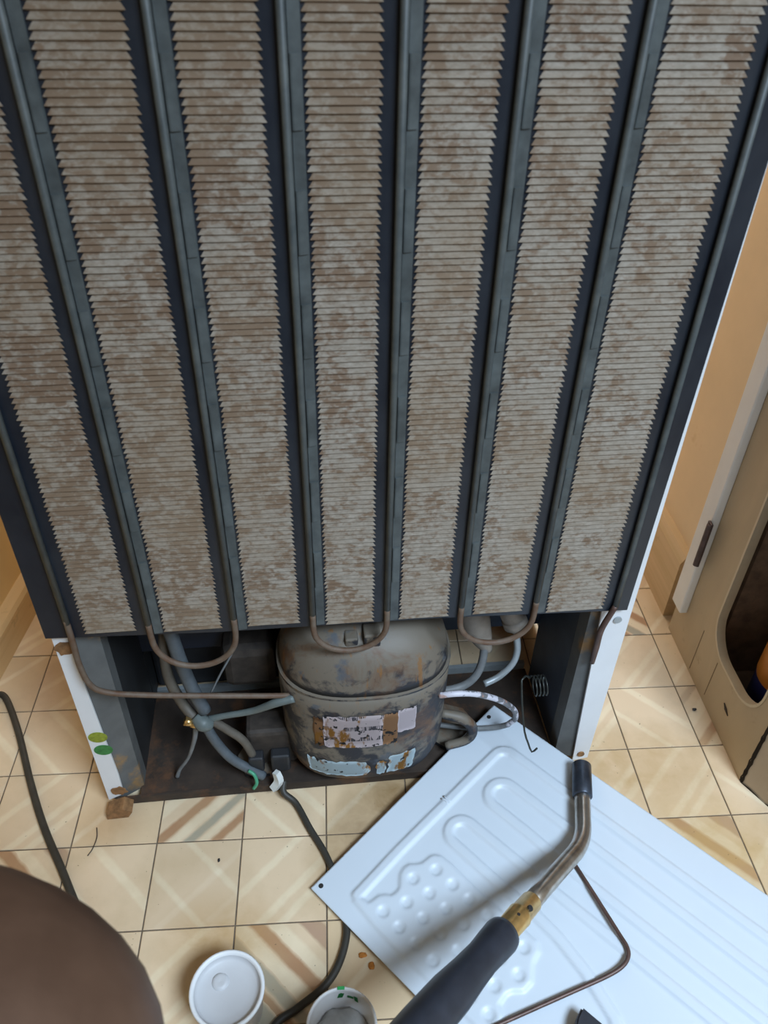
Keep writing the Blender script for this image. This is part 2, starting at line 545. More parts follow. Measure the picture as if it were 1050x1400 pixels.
# right wall and skirting
struct(box_obj('wall_right', (0.948, 1.10, 0.312, 1.62, 0.0, 1.45), WALLM))
bm = bmesh.new()
prism(bm, [(0.948, 0.0), (0.930, 0.0), (0.930, 0.108), (0.936, 0.121), (0.948, 0.121)], 'y', 0.338, 1.6)
struct(obj('baseboard_right', bm, SKIRT_R))
struct(box_obj('wall_back', (-0.5, 1.7, 1.62, 1.72, 0.0, 1.45), WALLM))
struct(box_obj('ambient_block_wall', (-0.2, 1.8, -1.70, -1.60, 0.0, 2.3), WALLD))  # unseen dark wall behind the camera, added to cut ambient light on the condenser

# ------------------------------------------------------------------ cupboard with a slot cut in its board
cup = thing('cupboard', 'beige wooden cupboard with a rounded slot in its side board and a white frame', 'cupboard', (0.93, 0.14, 0))


def curve_plate(name, outer, holes, axis_x, thick, mat, parent, bevel=0.0):
    cu = bpy.data.curves.new(name, 'CURVE')
    cu.dimensions = '2D'
    cu.fill_mode = 'BOTH'
    cu.extrude = thick / 2
    cu.bevel_depth = bevel
    for loop in [outer] + holes:
        sp = cu.splines.new('POLY')
        sp.points.add(len(loop) - 1)
        for p, q in zip(sp.points, loop):
            p.co = (q[0], q[1], 0, 1)
        sp.use_cyclic_u = True
    tmp = bpy.data.objects.new(name, cu)
    me = bpy.data.meshes.new_from_object(tmp)
    bpy.data.objects.remove(tmp)
    # local (x, y, z) = (depth, curve x, curve y)
    me.transform(Matrix(((0, 0, 1, axis_x), (1, 0, 0, 0), (0, 1, 0, 0), (0, 0, 0, 1))))
    return link_mesh(name, me, mat, parent)


def round_rect(y0, y1, z0, z1, r, n=8):
    pts = []
    for (cy, cz, a0) in ((y1 - r, z0 + r, -90), (y1 - r, z1 - r, 0), (y0 + r, z1 - r, 90), (y0 + r, z0 + r, 180)):
        for i in range(n + 1):
            a = math.radians(a0 + 90 * i / n)
            pts.append((cy + r * math.cos(a), cz + r * math.sin(a)))
    return pts


slot = round_rect(-0.072, 0.070, 0.086, 0.62, 0.052)
slot_in = round_rect(-0.0685, 0.0665, 0.0895, 0.6165, 0.0485)
curve_plate('side_board', [(-0.095, 0.0), (0.172, 0.0), (0.172, 0.95), (-0.095, 0.95)], [slot], 0.0062, 0.0124, BOARD, cup)
curve_plate('slot_lip', slot, [slot_in], 0.005, 0.012, LIP, cup)
bm = bmesh.new()
prism(bm, [(0.0005, -0.0955), (0.105, -0.275), (0.120, -0.265), (0.020, -0.0955)], 'z', 0.0, 0.95)
obj('corner_board', bm, BOARD2, cup)
JOINT = plain('brown_joint', (0.17, 0.115, 0.065), 0.8)
GRIME = plain('dark_grime', (0.045, 0.03, 0.02), 0.9, 0, 0.3, 90)
rr = random.Random(8)
bm = bmesh.new()
prev = None
for q in range(30):
    z = 0.001 + 0.007 * q
    w_ = rr.uniform(0.0004, 0.0022)
    cur = [bm.verts.new((-0.0006, -0.0950 + w_, z)), bm.verts.new((0.0012, -0.0975 - w_, z))]
    if prev:
        bm.faces.new((prev[0], prev[1], cur[1], cur[0]))
    prev = cur
bmesh.ops.solidify(bm, geom=bm.faces[:], thickness=0.0004)
obj('seam_grime', bm, GRIME, cup)
bm = bmesh.new()
prev = None
for q in range(30):
    t = q / 29
    h_ = rr.uniform(0.0010, 0.0035)
    p0 = Vector((0.0005 + 0.1045 * t - 0.0010, -0.0955 - 0.1795 * t - 0.0006, 0))
    cur = [bm.verts.new((p0.x, p0.y, 0.0002)), bm.verts.new((p0.x, p0.y, h_))]
    if prev:
        bm.faces.new((prev[0], prev[1], cur[1], cur[0]))
    prev = cur
bmesh.ops.solidify(bm, geom=bm.faces[:], thickness=0.0004)
obj('seam_grime', bm, GRIME, cup)
for (y_, za, zb) in ((0.0865, 0.006, 0.086), (0.034, 0.012, 0.079)):
    box_obj('board_joint', (-0.0004, 0.0003, y_ - 0.0005, y_ + 0.0005, za, zb), JOINT, cup)
bm = bmesh.new()
tube(bm, [(-0.0003, -0.010, 0.050), (-0.0005, -0.018, 0.047), (-0.0003, -0.026, 0.043)], [0.0008, 0.0022, 0.0006], 8, 3)
obj('stain_mark', bm, GRIME, cup)
box_obj('frame_stile', (-0.012, 0.0, 0.139, 0.170, 0.066, 0.95), STILE, cup, 0.002)
for z0 in (0.165, 0.72):
    bm = bmesh.new()
    box(bm, -0.016, -0.0125, 0.131, 0.142, z0, z0 + 0.075, 0.001)
    tube(bm, [(-0.0165, 0.134, z0 + 0.002), (-0.0165, 0.134, z0 + 0.073)], 0.004, 10, 1)
    obj('hinge', bm, HINGE, cup)
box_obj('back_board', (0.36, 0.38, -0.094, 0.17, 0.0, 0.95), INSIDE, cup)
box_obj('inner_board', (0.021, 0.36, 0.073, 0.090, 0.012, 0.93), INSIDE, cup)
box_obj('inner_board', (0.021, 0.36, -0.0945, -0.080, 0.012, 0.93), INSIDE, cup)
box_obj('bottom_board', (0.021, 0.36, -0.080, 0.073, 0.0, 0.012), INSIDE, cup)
box_obj('top_board', (-0.005, 0.38, -0.10, 0.172, 0.951, 0.975), BOARD, cup, 0.003)

can = thing('orange_can', 'orange can with a dark blue base seen through the cupboard slot', 'can', (1.004, 0.131, 0.0125))
bm = bmesh.new()
lathe(bm, [(0.036, 0.0), (0.040, 0.003), (0.040, 0.080)], 32)
obj('base_band', bm, NAVYB, can, True)
bm = bmesh.new()
lathe(bm, [(0.040, 0.080), (0.041, 0.085), (0.041, 0.135), (0.036, 0.145), (0.0, 0.147)], 32, capb=False)
obj('body', bm, ORANGE, can, True)

# ------------------------------------------------------------------ fridge
ANG = math.radians(2.8302)
FO = Vector((0.1358, 0.0552, 0.0))
W = 0.6035
fr = thing('fridge', 'back of an old white fridge with rusty louvred condenser plate and open compressor bay', 'fridge', FO, ANG)


def fp(x, y, z):
    """fridge frame to world"""
    return FO + Vector((x * math.cos(ANG) - y * math.sin(ANG), x * math.sin(ANG) + y * math.cos(ANG), z))


HT = 1.22
# insulated body: upper box and the lower front over the feet, side skins down to the floor
bm = bmesh.new()
prism(bm, [(0.0025, 0.345), (0.0025, HT - 0.002), (0.55, HT - 0.002), (0.55, 0.11), (0.145, 0.11), (0.138, 0.118), (0.138, 0.30), (0.10, 0.345)], 'x', 0.004, W - 0.004)
obj('body', bm, NAVY, fr)
bm = bmesh.new()
box(bm, 0.0, 0.0035, 0.0, 0.55, 0.012, HT, 0.001)
obj('side_panel', bm, WHITE, fr)
bm = bmesh.new()
box(bm, W - 0.0035, W, 0.0, 0.55, 0.012, HT, 0.001)
obj('side_panel', bm, WHITE, fr)
box_obj('top_panel', (-0.004, W + 0.004, -0.004, 0.56, HT + 0.0005, HT + 0.03), WHITE, fr, 0.006)
box_obj('front_door', (-0.002, W + 0.002, 0.553, 0.60, 0.10, HT), WHITE, fr, 0.008)
# flanges
bm = bmesh.new()
prism(bm, [(0.0002, 0.012), (0.0195, 0.022), (0.0205, 0.06), (0.0155, 0.262), (0.0145, 0.40), (0.0145, 1.2), (0.0002, 1.2)], 'y', -0.003, -0.0005)
fl = obj('rear_flange', bm, WHITE, fr)
bm = bmesh.new()
prism(bm, [(W - 0.0002, 0.012), (W - 0.0195, 0.008), (W - 0.034, 0.284), (W - 0.034, 1.2), (W - 0.0002, 1.2)], 'y', -0.003, -0.0005)
fl2 = obj('rear_flange', bm, WHITE, fr)


def disc_y(name, x, z, r, y0, y1, mat, parent, rz=None, n=20):
    bm = bmesh.new()
    rz = rz or r
    prism(bm, [(x + r * math.cos(2 * math.pi * i / n), z + rz * math.sin(2 * math.pi * i / n)) for i in range(n)], 'y', y0, y1)
    return obj(name, bm, mat, parent)


GSTK = plain('olive_green_sticker', (0.25, 0.30, 0.03), 0.5, 0, 0.3, 200)
GSTK2 = plain('dark_green_sticker', (0.035, 0.20, 0.05), 0.5, 0, 0.3, 200)
s1 = disc_y('round_sticker', 0.0120, 0.1370, 0.0105, -0.0036, -0.0031, GSTK, fl, 0.0092)
s1['label'] = 'olive green round sticker'
s2 = disc_y('round_sticker', 0.0135, 0.1130, 0.0105, -0.0036, -0.0031, GSTK2, fl, 0.0092)
s2['label'] = 'dark green round sticker'
disc_y('screw', W - 0.014, 0.270, 0.0045, -0.0048, -0.0031, RAIL, fl2)
disc_y('screw', W - 0.011, 0.022, 0.0045, -0.0048, -0.0031, RUST, fl2)
# rust eaten into the ends of the left flange
for (x, z, s, q) in ((0.016, 0.030, 0.010, 3), (0.010, 0.285, 0.012, 5)):
    bm = bmesh.new()
    rr = random.Random(q)
    n = 14
    prism(bm, [(x + s * rr.uniform(0.65, 1.15) * math.cos(2 * math.pi * i / n), z + s * rr.uniform(0.6, 1.0) * math.sin(2 * math.pi * i / n)) for i in range(n)], 'y', -0.0042, -0.0031)
    obj('rust_patch', bm, RUST, fl)
# inner returns and side linings of the bay
bm = bmesh.new()
prism(bm, [(0.0155, -0.0), (0.040, 0.014), (0.040, 0.034), (0.036, 0.034), (0.0055, 0.012), (0.0055, 0.0)], 'z', 0.0085, 0.343)
obj('bay_return', bm, RETURN, fr)
bm = bmesh.new()
prism(bm, [(W - 0.016, 0.0), (W - 0.042, 0.006), (W - 0.042, 0.03), (W - 0.038, 0.03), (W - 0.0055, 0.012), (W - 0.0055, 0.0)], 'z', 0.012, 0.343)
obj('bay_return', bm, RETURN, fr)
bm = bmesh.new()
box(bm, 0.036, 0.040, 0.0345, 0.1375, 0.012, 0.343)
box(bm, 0.036, 0.0405, 0.1385, 0.33, 0.012, 0.109)
obj('bay_lining', bm, LINING_SHADED, fr)
bm = bmesh.new()
box(bm, W - 0.042, W - 0.038, 0.0305, 0.1375, 0.012, 0.343)
obj('bay_lining', bm, LINING_LIT, fr)

# compressor tray with front rim, feet and back rail
bm = bmesh.new()
box(bm, 0.037, W - 0.044, -0.002, 0.150, 0.0085, 0.0115)
box(bm, 0.010, W - 0.044, -0.0045, -0.002, 0.002, 0.0155)
obj('compressor_tray', bm, TRAY, fr)
box_obj('cross_rail', (0.0405, W - 0.0425, 0.158, 0.1645, 0.002, 0.014), RAIL, fr)
bm = bmesh.new()
prism(bm, [(-0.001, 0.0), (0.024, 0.001), (0.030, 0.011), (0.020, 0.019), (0.0, 0.0115)], 'y', -0.022, -0.005)
obj('corner_foot', bm, RUST, fr)
for x in (0.03, W - 0.06):
    bm = bmesh.new()
    lathe(bm, [(0.016, 0.0), (0.016, 0.012), (0.010, 0.014), (0.010, 0.1098)], 16, x + 0.015, 0.50, capt=True)
    obj('front_foot', bm, BLACK, fr)

# condenser: base plate, louvred strips, serpentine tubes, tabs
tx = [0.0235, 0.0985, 0.1812, 0.2592, 0.3342, 0.4110, 0.4895, 0.5780]
PY = -0.0095        # face of the plate
bm = bmesh.new()
prism(bm, [(-0.0025, 0.308), (0.165, 0.3005), (0.39, 0.2985), (0.5935, 0.2905), (0.5965, 0.52), (0.599, 0.75), (0.599, 1.16), (-0.004, 1.16)], 'y', PY, -0.0035)
cp = obj('condenser_plate', bm, PLATE, fr)


def plate_bottom(x):
    pts = [(-0.01, 0.308), (0.165, 0.3005), (0.39, 0.2985), (0.61, 0.2905)]
    for (xa, za), (xb, zb) in zip(pts[:-1], pts[1:]):
        if x <= xb:
            return za + (zb - za) * (x - xa) / (xb - xa)
    return pts[-1][1]


PITCH = 0.0051
for i in range(7):
    x0, x1 = tx[i] + 0.0125, tx[i + 1] - 0.0125
    bm = bmesh.new()
    z = 0.985
    rr = random.Random(i)
    while z - PITCH > plate_bottom((x0 + x1) / 2) + 0.002:
        j0, j1 = rr.uniform(-0.0006, 0.0006), rr.uniform(-0.0006, 0.0006)
        xa, xb = x0 + j0, x1 + j1
        zt, zb = z, z - PITCH
        xs = [0.0, 1 / 3, 2 / 3, 1.0]
        T0 = [bm.verts.new((xa + 0.0032 + (xb - xa - 0.0064) * q, PY - 0.0002, zt)) for q in xs]
        T1 = [bm.verts.new((xa + (xb - xa) * q, PY - 0.0017 + rr.uniform(-0.0003, 0.0003), zb + 0.0008)) for q in xs]
        T2 = [bm.verts.new((xa + 0.003 + (xb - xa - 0.006) * q, PY - 0.0002, zb)) for q in xs]
        for A, B in ((T0, T1), (T1, T2)):
            for q in range(3):
                bm.faces.new((A[q], A[q + 1], B[q + 1], B[q]))
        bm.faces.new((T0[0], T1[0], T2[0]))
        bm.faces.new((T0[3], T2[3], T1[3]))
        z -= PITCH
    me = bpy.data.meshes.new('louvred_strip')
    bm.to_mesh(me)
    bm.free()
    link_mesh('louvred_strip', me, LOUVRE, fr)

TR = 0.0031
TY = PY - TR - 0.0002
for a, b, low in ((1, 2, 0.256), (3, 4, 0.263), (5, 6, 0.2585)):
    xa, xb = tx[a], tx[b]
    r = (xb - xa) / 2
    zb = plate_bottom((xa + xb) / 2)
    pts = [(xa, TY, 1.15), (xa, TY, 0.6), (xa, TY, zb + 0.02)]
    drop = zb + 0.004 - low - 0.014
    for q in range(0, 13):
        an = math.pi - math.pi * q / 12
        pts.append(((xa + xb) / 2 + r * math.cos(an), TY - 0.002 * math.sin(math.pi * q / 12), zb + 0.002 - (zb + 0.002 - low - 0.002) * abs(math.sin(an)) ** 0.85))
    pts += [(xb, TY, zb + 0.02), (xb, TY, 0.6), (xb, TY, 1.15)]
    bm = bmesh.new()
    tube(bm, pts[:3], TR, 10, 1)
    tube(bm, pts[-3:], TR, 10, 1)
    o = obj('condenser_tube', bm, TUBE, fr, True)
    bm = bmesh.new()
    tube(bm, pts[2:-2], TR, 10, 3)
    obj('return_bend', bm, RUSTTUBE, fr, True)
bm = bmesh.new()
tube(bm, [(tx[0], TY, 1.15), (tx[0], TY, 0.33)], TR, 10, 1)
obj('condenser_tube', bm, TUBE, fr, True)
tube_obj('discharge_pipe', [(tx[0], TY, 0.335), (0.0230, TY, 0.300), (0.0225, -0.0135, 0.272), (0.0262, -0.0135, 0.2410), (0.0397, -0.0125, 0.2245), (0.0789, -0.010, 0.2120), (0.1465, -0.004, 0.1950),
                            (0.2204, 0.004, 0.1760), (0.2325, 0.012, 0.1690)], 0.0031, RUSTTUBE, fr)
bm = bmesh.new()
tube(bm, [(tx[7], TY, 1.15), (tx[7], TY, 0.36), (tx[7] - 0.0005, TY, 0.30)], TR, 10, 1)
obj('condenser_tube', bm, TUBE, fr, True)
tube_obj('cut_pipe_end', [(tx[7] - 0.0005, TY, 0.302), (0.5690, -0.0125, 0.2670), (0.5706, -0.0085, 0.2330), (0.5715, -0.0072, 0.2060)], [0.0032, 0.0034, 0.0038, 0.0030], COPPER, fr)

# raised clip strip on the right of every tube, with tongues that lap over it
for i, x in enumerate(tx):
    if i in (0, 7):
        continue
    zb = plate_bottom(x) + 0.003
    bm = bmesh.new()
    prism(bm, [(x + TR + 0.0004, PY + 0.0005), (x + TR + 0.0004, PY - 0.0022), (x + 0.0115, PY - 0.0012), (x + 0.0118, PY + 0.0005)], 'z', zb, 1.15)
    strip = obj('clip_strip', bm, TAB, cp)
    z, n = 0.975, 0
    while z > 0.36:
        bm = bmesh.new()
        a0_, a1_ = x + TR + 0.0008, x + 0.0108
        prism(bm, [(a0_, PY - 0.0010), (a0_, PY - 0.0034), (a0_ + 0.0012, PY - 0.0036), (a1_, PY - 0.0022), (a1_, PY - 0.0010)], 'z', z - 0.044, z)
        obj('tongue', bm, TAB, strip)
        z -= 0.082
# compressor
CX, CY = 0.3165, 0.052
RX, RY = 0.0995, 0.077
PROF = [(0.020, 0.70), (0.026, 0.84), (0.036, 0.925), (0.052, 0.972), (0.075, 0.992), (0.10, 1.0), (0.130, 1.005), (0.165, 1.01), (0.1955, 1.012)]
DOME = [(0.1955, 0.985), (0.207, 0.978), (0.220, 0.950), (0.232, 0.900), (0.243, 0.825), (0.252, 0.725), (0.260, 0.595), (0.266, 0.42), (0.269, 0.2)]


def comp_pt(th, s, z, off=0.0):
    ct, st = math.cos(th), math.sin(th)
    e = 2 / 2.5
    x = math.copysign(abs(ct) ** e, ct)
    y = math.copysign(abs(st) ** e, st)
    return Vector((CX + (RX * s + off) * x, CY + (RY * s + off) * y, z))


def comp_prof(z):
    P = PROF
    for (za, sa), (zb, sb) in zip(P[:-1], P[1:]):
        if z <= zb:
            return sa + (sb - sa) * (z - za) / (zb - za)
    return P[-1][1]


def comp_shell(prof, n=56, capb=True, capt=True):
    bm = bmesh.new()
    rings = [[bm.verts.new(comp_pt(2 * math.pi * k / n, s, z)) for k in range(n)] for z, s in prof]
    for a, b in zip(rings[:-1], rings[1:]):
        for k in range(n):
            bm.faces.new((a[k], a[(k + 1) % n], b[(k + 1) % n], b[k]))
    bm.faces.new(rings[0][::-1])
    bm.faces.new(rings[-1])
    return bm


comp = obj('compressor', comp_shell(PROF), COMP, fr, True)
comp['label'] = 'rusty dust-covered black compressor can'
obj('dome', comp_shell(DOME), COMP, comp, True)
obj('seam_rim', comp_shell([(0.1930, 0.99), (0.1938, 1.020), (0.1965, 1.020), (0.1972, 0.985)]), COMP, comp)


def patch(name, th0, th1, z0, z1, mat, nt=14, nz=6, ragged=0.0, seed=1, off=0.0007):
    bm = bmesh.new()
    rr = random.Random(seed)
    V = []
    for j in range(nz + 1):
        row = []
        for i in range(nt + 1):
            th = math.radians(th0 + (th1 - th0) * i / nt)
            z = z0 + (z1 - z0) * j / nz
            if j in (0, nz):
                z += rr.uniform(-ragged, ragged)
            if i in (0, nt):
                th += rr.uniform(-ragged, ragged) * 6
            row.append(bm.verts.new(comp_pt(th, comp_prof(z), z, off)))
        V.append(row)
    for j in range(nz):
        for i in range(nt):
            bm.faces.new((V[j][i], V[j][i + 1], V[j + 1][i + 1], V[j + 1][i]))
    bmesh.ops.solidify(bm, geom=bm.faces[:], thickness=0.0004)
    return obj(name, bm, mat, comp, True)


patch('rating_sticker', 244, 275.5, 0.108, 0.166, LABEL1, ragged=0.0012, seed=2)['label'] = 'white sticker with barcode lines, stained with rust'
patch('rating_sticker', 275.5, 284, 0.110, 0.166, LABEL2, ragged=0.0016, seed=3)['label'] = 'rusted brown sticker'
patch('rating_sticker', 284, 297, 0.129, 0.170, LABEL3, ragged=0.0010, seed=4)['label'] = 'pinkish white sticker'
patch('rust_scab', 236, 244, 0.108, 0.160, LABEL2, 6, 6, ragged=0.0030, seed=14)
patch('lower_sticker', 228, 270, 0.046, 0.078, LABEL4, ragged=0.0022, seed=5)['label'] = 'pale blue torn sticker'
patch('lower_sticker', 272.5, 278, 0.047, 0.075, LABEL4, 6, 5, 0.0030, 6)['label'] = 'pale blue torn sticker scrap'
patch('lower_sticker', 279.5, 299, 0.048, 0.086, LABEL4, 8, 6, 0.0024, 7)['label'] = 'pale blue torn sticker'
# bracket on the dome, side bracket and foot plate
bm = bmesh.new()
box(bm, 0.292, 0.306, 0.000, 0.016, 0.243, 0.264, 0.002)
box(bm, 0.312, 0.330, -0.002, 0.018, 0.245, 0.270, 0.002)
box(bm, 0.286, 0.336, 0.010, 0.022, 0.243, 0.260, 0.002)
obj('terminal_bracket', bm, COMP, comp)
bm = bmesh.new()
prism(bm, [(0.405, 0.040), (0.440, 0.010), (0.470, 0.012), (0.478, 0.040), (0.455, 0.085), (0.405, 0.105)], 'z', 0.0125, 0.0185)
obj('foot_plate', bm, COMP, comp)
bm = bmesh.new()
prism(bm, [(0.230, 0.040), (0.195, 0.010), (0.165, 0.012), (0.155, 0.040), (0.180, 0.085), (0.230, 0.105)], 'z', 0.0125, 0.0185)
obj('foot_plate', bm, COMP, comp)
bm = bmesh.new()
lathe(bm, [(0.055, 0.0118), (0.058, 0.020), (0.062, 0.030)], 24, CX, CY, capt=True)
obj('rubber_mount', bm, BLACK, comp)
# strap loop of the foot on the right
tube_obj('foot_strap', [(0.412, 0.03, 0.085), (0.438, 0.025, 0.078), (0.452, 0.022, 0.060), (0.447, 0.02, 0.040), (0.420, 0.02, 0.030)], [0.006, 0.0075, 0.007, 0.006, 0.006], COMP, comp)
tube_obj('side_pin', [(0.410, 0.075, 0.150), (0.412, 0.075, 0.195)], 0.0035, HOSE, comp, 8, 1)

# pipes on the right of the compressor
tube_obj('service_loop', [(0.400, 0.000, 0.1590), (0.418, -0.004, 0.1650), (0.4429, 0.0, 0.1563), (0.4761, 0.010, 0.1286), (0.4990, 0.016, 0.1000), (0.5060, 0.022, 0.0730), (0.5000, 0.028, 0.0530)], 0.0036, PEEL, fr, 12)
tube_obj('service_pipe', [(0.5010, 0.0275, 0.0540), (0.4900, 0.032, 0.0440), (0.4700, 0.036, 0.0385), (0.4529, 0.038, 0.0390), (0.4160, 0.044, 0.0420), (0.395, 0.048, 0.045)], 0.0036, HOSE, fr, 12)
tube_obj('suction_hose', [(0.398, 0.06, 0.100), (0.4173, 0.055, 0.0977), (0.4431, 0.058, 0.0995), (0.4596, 0.062, 0.1127), (0.4669, 0.066, 0.1337), (0.4686, 0.070, 0.1628)], 0.0052, HOSE, fr, 12)
tube_obj('process_pipe', [(0.4686, 0.050, 0.1105), (0.4878, 0.055, 0.1164), (0.504, 0.06, 0.1323), (0.5095, 0.065, 0.1506), (0.5068, 0.07, 0.1746)], 0.0042, RAIL, fr, 12)
tube_obj('filter_drier', [(0.4440, 0.082, 0.260), (0.4495, 0.080, 0.2146), (0.4554, 0.078, 0.1946), (0.4650, 0.075, 0.1680), (0.4740, 0.072, 0.1480)], [0.019, 0.019, 0.0185, 0.013, 0.006], DRIER, fr, 18)
tube_obj('filter_drier', [(0.4860, 0.080, 0.262), (0.4946, 0.075, 0.2165), (0.5020, 0.070, 0.1984), (0.5085, 0.066, 0.1830)], [0.014, 0.014, 0.0135, 0.007], DRIER, fr, 18)
tube_obj('clamp_ring', [(0.5000, 0.071, 0.2030), (0.5035, 0.0690, 0.1945)], 0.0155, DRIER, fr, 18, 1)
bm = bmesh.new()
coil = []
for q in range(0, 49):
    an = 2 * math.pi * q / 12
    coil.append((0.512 + 0.0042 * q / 12, 0.004 + 0.012 * math.cos(an), 0.158 + 0.012 * math.sin(an)))
tube(bm, coil, 0.0009, 6, 1)
tube(bm, [(0.4954, 0.0, 0.175), (0.5004, -0.005, 0.1337), (0.5032, -0.02, 0.1041), (0.5087, -0.025, 0.0871), (0.5134, -0.03, 0.0758), (0.5179, -0.032, 0.0854)], 0.0012, 8, 2)
tube(bm, [(0.4954, 0.0, 0.175), (0.503, 0.008, 0.172), (0.512, 0.016, 0.158)], 0.0012, 8, 2)
obj('wire_hook', bm, WIRE, fr, True)

# wiring on the left
tube_obj('cable_sleeve', [(0.100, 0.040, 0.300), (0.107, 0.03, 0.2662), (0.1107, 0.03, 0.2213), (0.1187, 0.025, 0.1764), (0.1292, 0.02, 0.1391)], 0.0078, SLEEVE, fr, 12)
tube_obj('cable_sleeve', [(0.096, 0.05, 0.250), (0.0923, 0.04, 0.2057), (0.0945, 0.035, 0.1735), (0.1039, 0.03, 0.1429), (0.1159, 0.02, 0.1272)], 0.0062, BEIGE, fr, 12)
bm = bmesh.new()
tube(bm, [(0.106, 0.013, 0.1330), (0.114, 0.013, 0.1280)], [0.0055, 0.0045], 10, 1)
tube(bm, [(0.112, 0.012, 0.1280), (0.121, 0.014, 0.1230)], [0.004, 0.006], 10, 1)
obj('brass_ferrule', bm, BRASS, fr, True)
tube_obj('cable_knot', [(0.118, 0.018, 0.1330), (0.126, 0.012, 0.1270), (0.134, 0.014, 0.1210)], [0.007, 0.010, 0.007], GTUBE, fr, 12)
tube_obj('capillary_sleeve', [(0.1318, 0.018, 0.125), (0.1497, 0.015, 0.1335), (0.1844, 0.010, 0.1451), (0.211, 0.002, 0.1660), (0.2335, 0.002, 0.1725)], [0.0048, 0.0036, 0.0040, 0.0050, 0.0050], GTUBE, fr, 10)
tube_obj('wire_sleeve', [(0.1338, 0.02, 0.122), (0.1507, 0.018, 0.1042), (0.1677, 0.016, 0.083), (0.1771, 0.015, 0.0520)], 0.0052, BEIGE, fr, 10)
tube_obj('wire_sleeve', [(0.1254, 0.02, 0.1218), (0.1341, 0.015, 0.092), (0.1504, 0.010, 0.0589), (0.1720, 0.006, 0.0372), (0.1880, 0.004, 0.0230)], 0.0060, SLEEVE, fr, 10)
tube_obj('thin_wire', [(0.165, 0.064, 0.195), (0.1627, 0.06, 0.1875), (0.1484, 0.055, 0.1626), (0.1334, 0.05, 0.1329)], 0.0013, HOSE, fr, 6)
tube_obj('loose_wire', [(0.1162, 0.02, 0.116), (0.1109, 0.02, 0.0882), (0.0993, 0.02, 0.0527), (0.0854, 0.02, 0.0285), (0.080, 0.02, 0.0140)], [0.0036, 0.003, 0.0022, 0.0022, 0.003], HOSE, fr, 8)
tube_obj('green_wire', [(0.1713, 0.0, 0.0431), (0.178, -0.004, 0.0391), (0.1802, -0.008, 0.0280), (0.1755, -0.009, 0.0180)], 0.0022, GREENW, fr, 8)
bm = bmesh.new()
tube(bm, [(0.2048, -0.006, 0.0440), (0.2071, -0.009, 0.0300), (0.2000, -0.011, 0.0175)], [0.005, 0.006, 0.006], 4, 3)
obj('white_connector', bm, WPLASTIC, fr)
bm = bmesh.new()
box(bm, 0.170, 0.232, 0.022, 0.060, 0.020, 0.085, 0.006)
obj('relay_box', bm, DARKBROWN, fr)
for (x0, x1, z0, z1) in ((0.1715, 0.1900, 0.028, 0.055), (0.1985, 0.2220, 0.026, 0.056)):
    bm = bmesh.new()
    box(bm, x0, x1, 0.006, 0.0215, z0, z1, 0.003)
    obj('relay_terminal', bm, BLACK, fr)
bm = bmesh.new()
box(bm, 0.145, 0.213, 0.085, 0.136, 0.095, 0.165, 0.012)
obj('junction_box', bm, DARKBROWN, fr)
box_obj('bay_dark_filler', (0.041, 0.405, 0.166, 0.33, 0.012, 0.095), BLACK, fr, 0.006)  # added black box that makes the left back of the bay read as dark

# ------------------------------------------------------------------ power cord and second cable
tag(tube_obj('power_cord', [fp(0.213, -0.004, 0.0215), (0.3485, 0.0500, 0.014), (0.3635, 0.0390, 0.0060), (0.3817, 0.0044, 0.0045), (0.3991, -0.0266, 0.0042), (0.4129, -0.0636, 0.0038), (0.4210, -0.1044, 0.0042), (0.4196, -0.1273, 0.0042),
                           (0.4098, -0.1523, 0.0042), (0.3946, -0.1703, 0.0042), (0.3688, -0.1877, 0.0042), (0.3460, -0.2040, 0.0042), (0.335, -0.250, 0.0042)],
             0.0040, CORD, None, 10, 8), 'black cord running from the compressor under the white panel and round the cups', 'cable')
tag(tube_obj('black_cable', [(-0.0600, 0.1900, 0.0045), (-0.0600, 0.2150, 0.0045), (-0.0540, 0.2260, 0.0045), (-0.0394, 0.2203, 0.0045), (-0.0066, 0.1646, 0.0045), (0.0313, 0.0863, 0.0045), (0.0635, 0.0258, 0.0045), (0.0987, -0.0298, 0.0045),
                            (0.1341, -0.0872, 0.0045), (0.166, -0.1351, 0.0045), (0.1881, -0.1709, 0.0045), (0.215, -0.205, 0.0045)], 0.0044, CORD, None, 10, 8),
    'black cable curving over the tiles left of the fridge towards the bare knee', 'cable')

# ------------------------------------------------------------------ evaporator panel
EL = Vector((0.3825, -0.0671, 0.006))
e1 = Vector((0.7371, 0.6719, 0.0725)).normalized()
e2 = Vector((0.6711, -0.7404, 0.0379)).normalized()
eN = e1.cross(e2).normalized()
if eN.z < 0:
    eN = -eN
LA, LB = 0.3312, 0.445


def seg_d(px, py, ax, ay, bx, by):
    dx, dy = bx - ax, by - ay
    t = ((px - ax) * dx + (py - ay) * dy) / (dx * dx + dy * dy + 1e-12)
    t = max(0.0, min(1.0, t))
    return math.hypot(px - ax - t * dx, py - ay - t * dy)


def arc(cx, cy, r, a0, a1, n=8):
    return [(cx + r * math.cos(math.radians(a0 + (a1 - a0) * i / n)), cy + r * math.sin(math.radians(a0 + (a1 - a0) * i / n))) for i in range(n + 1)]


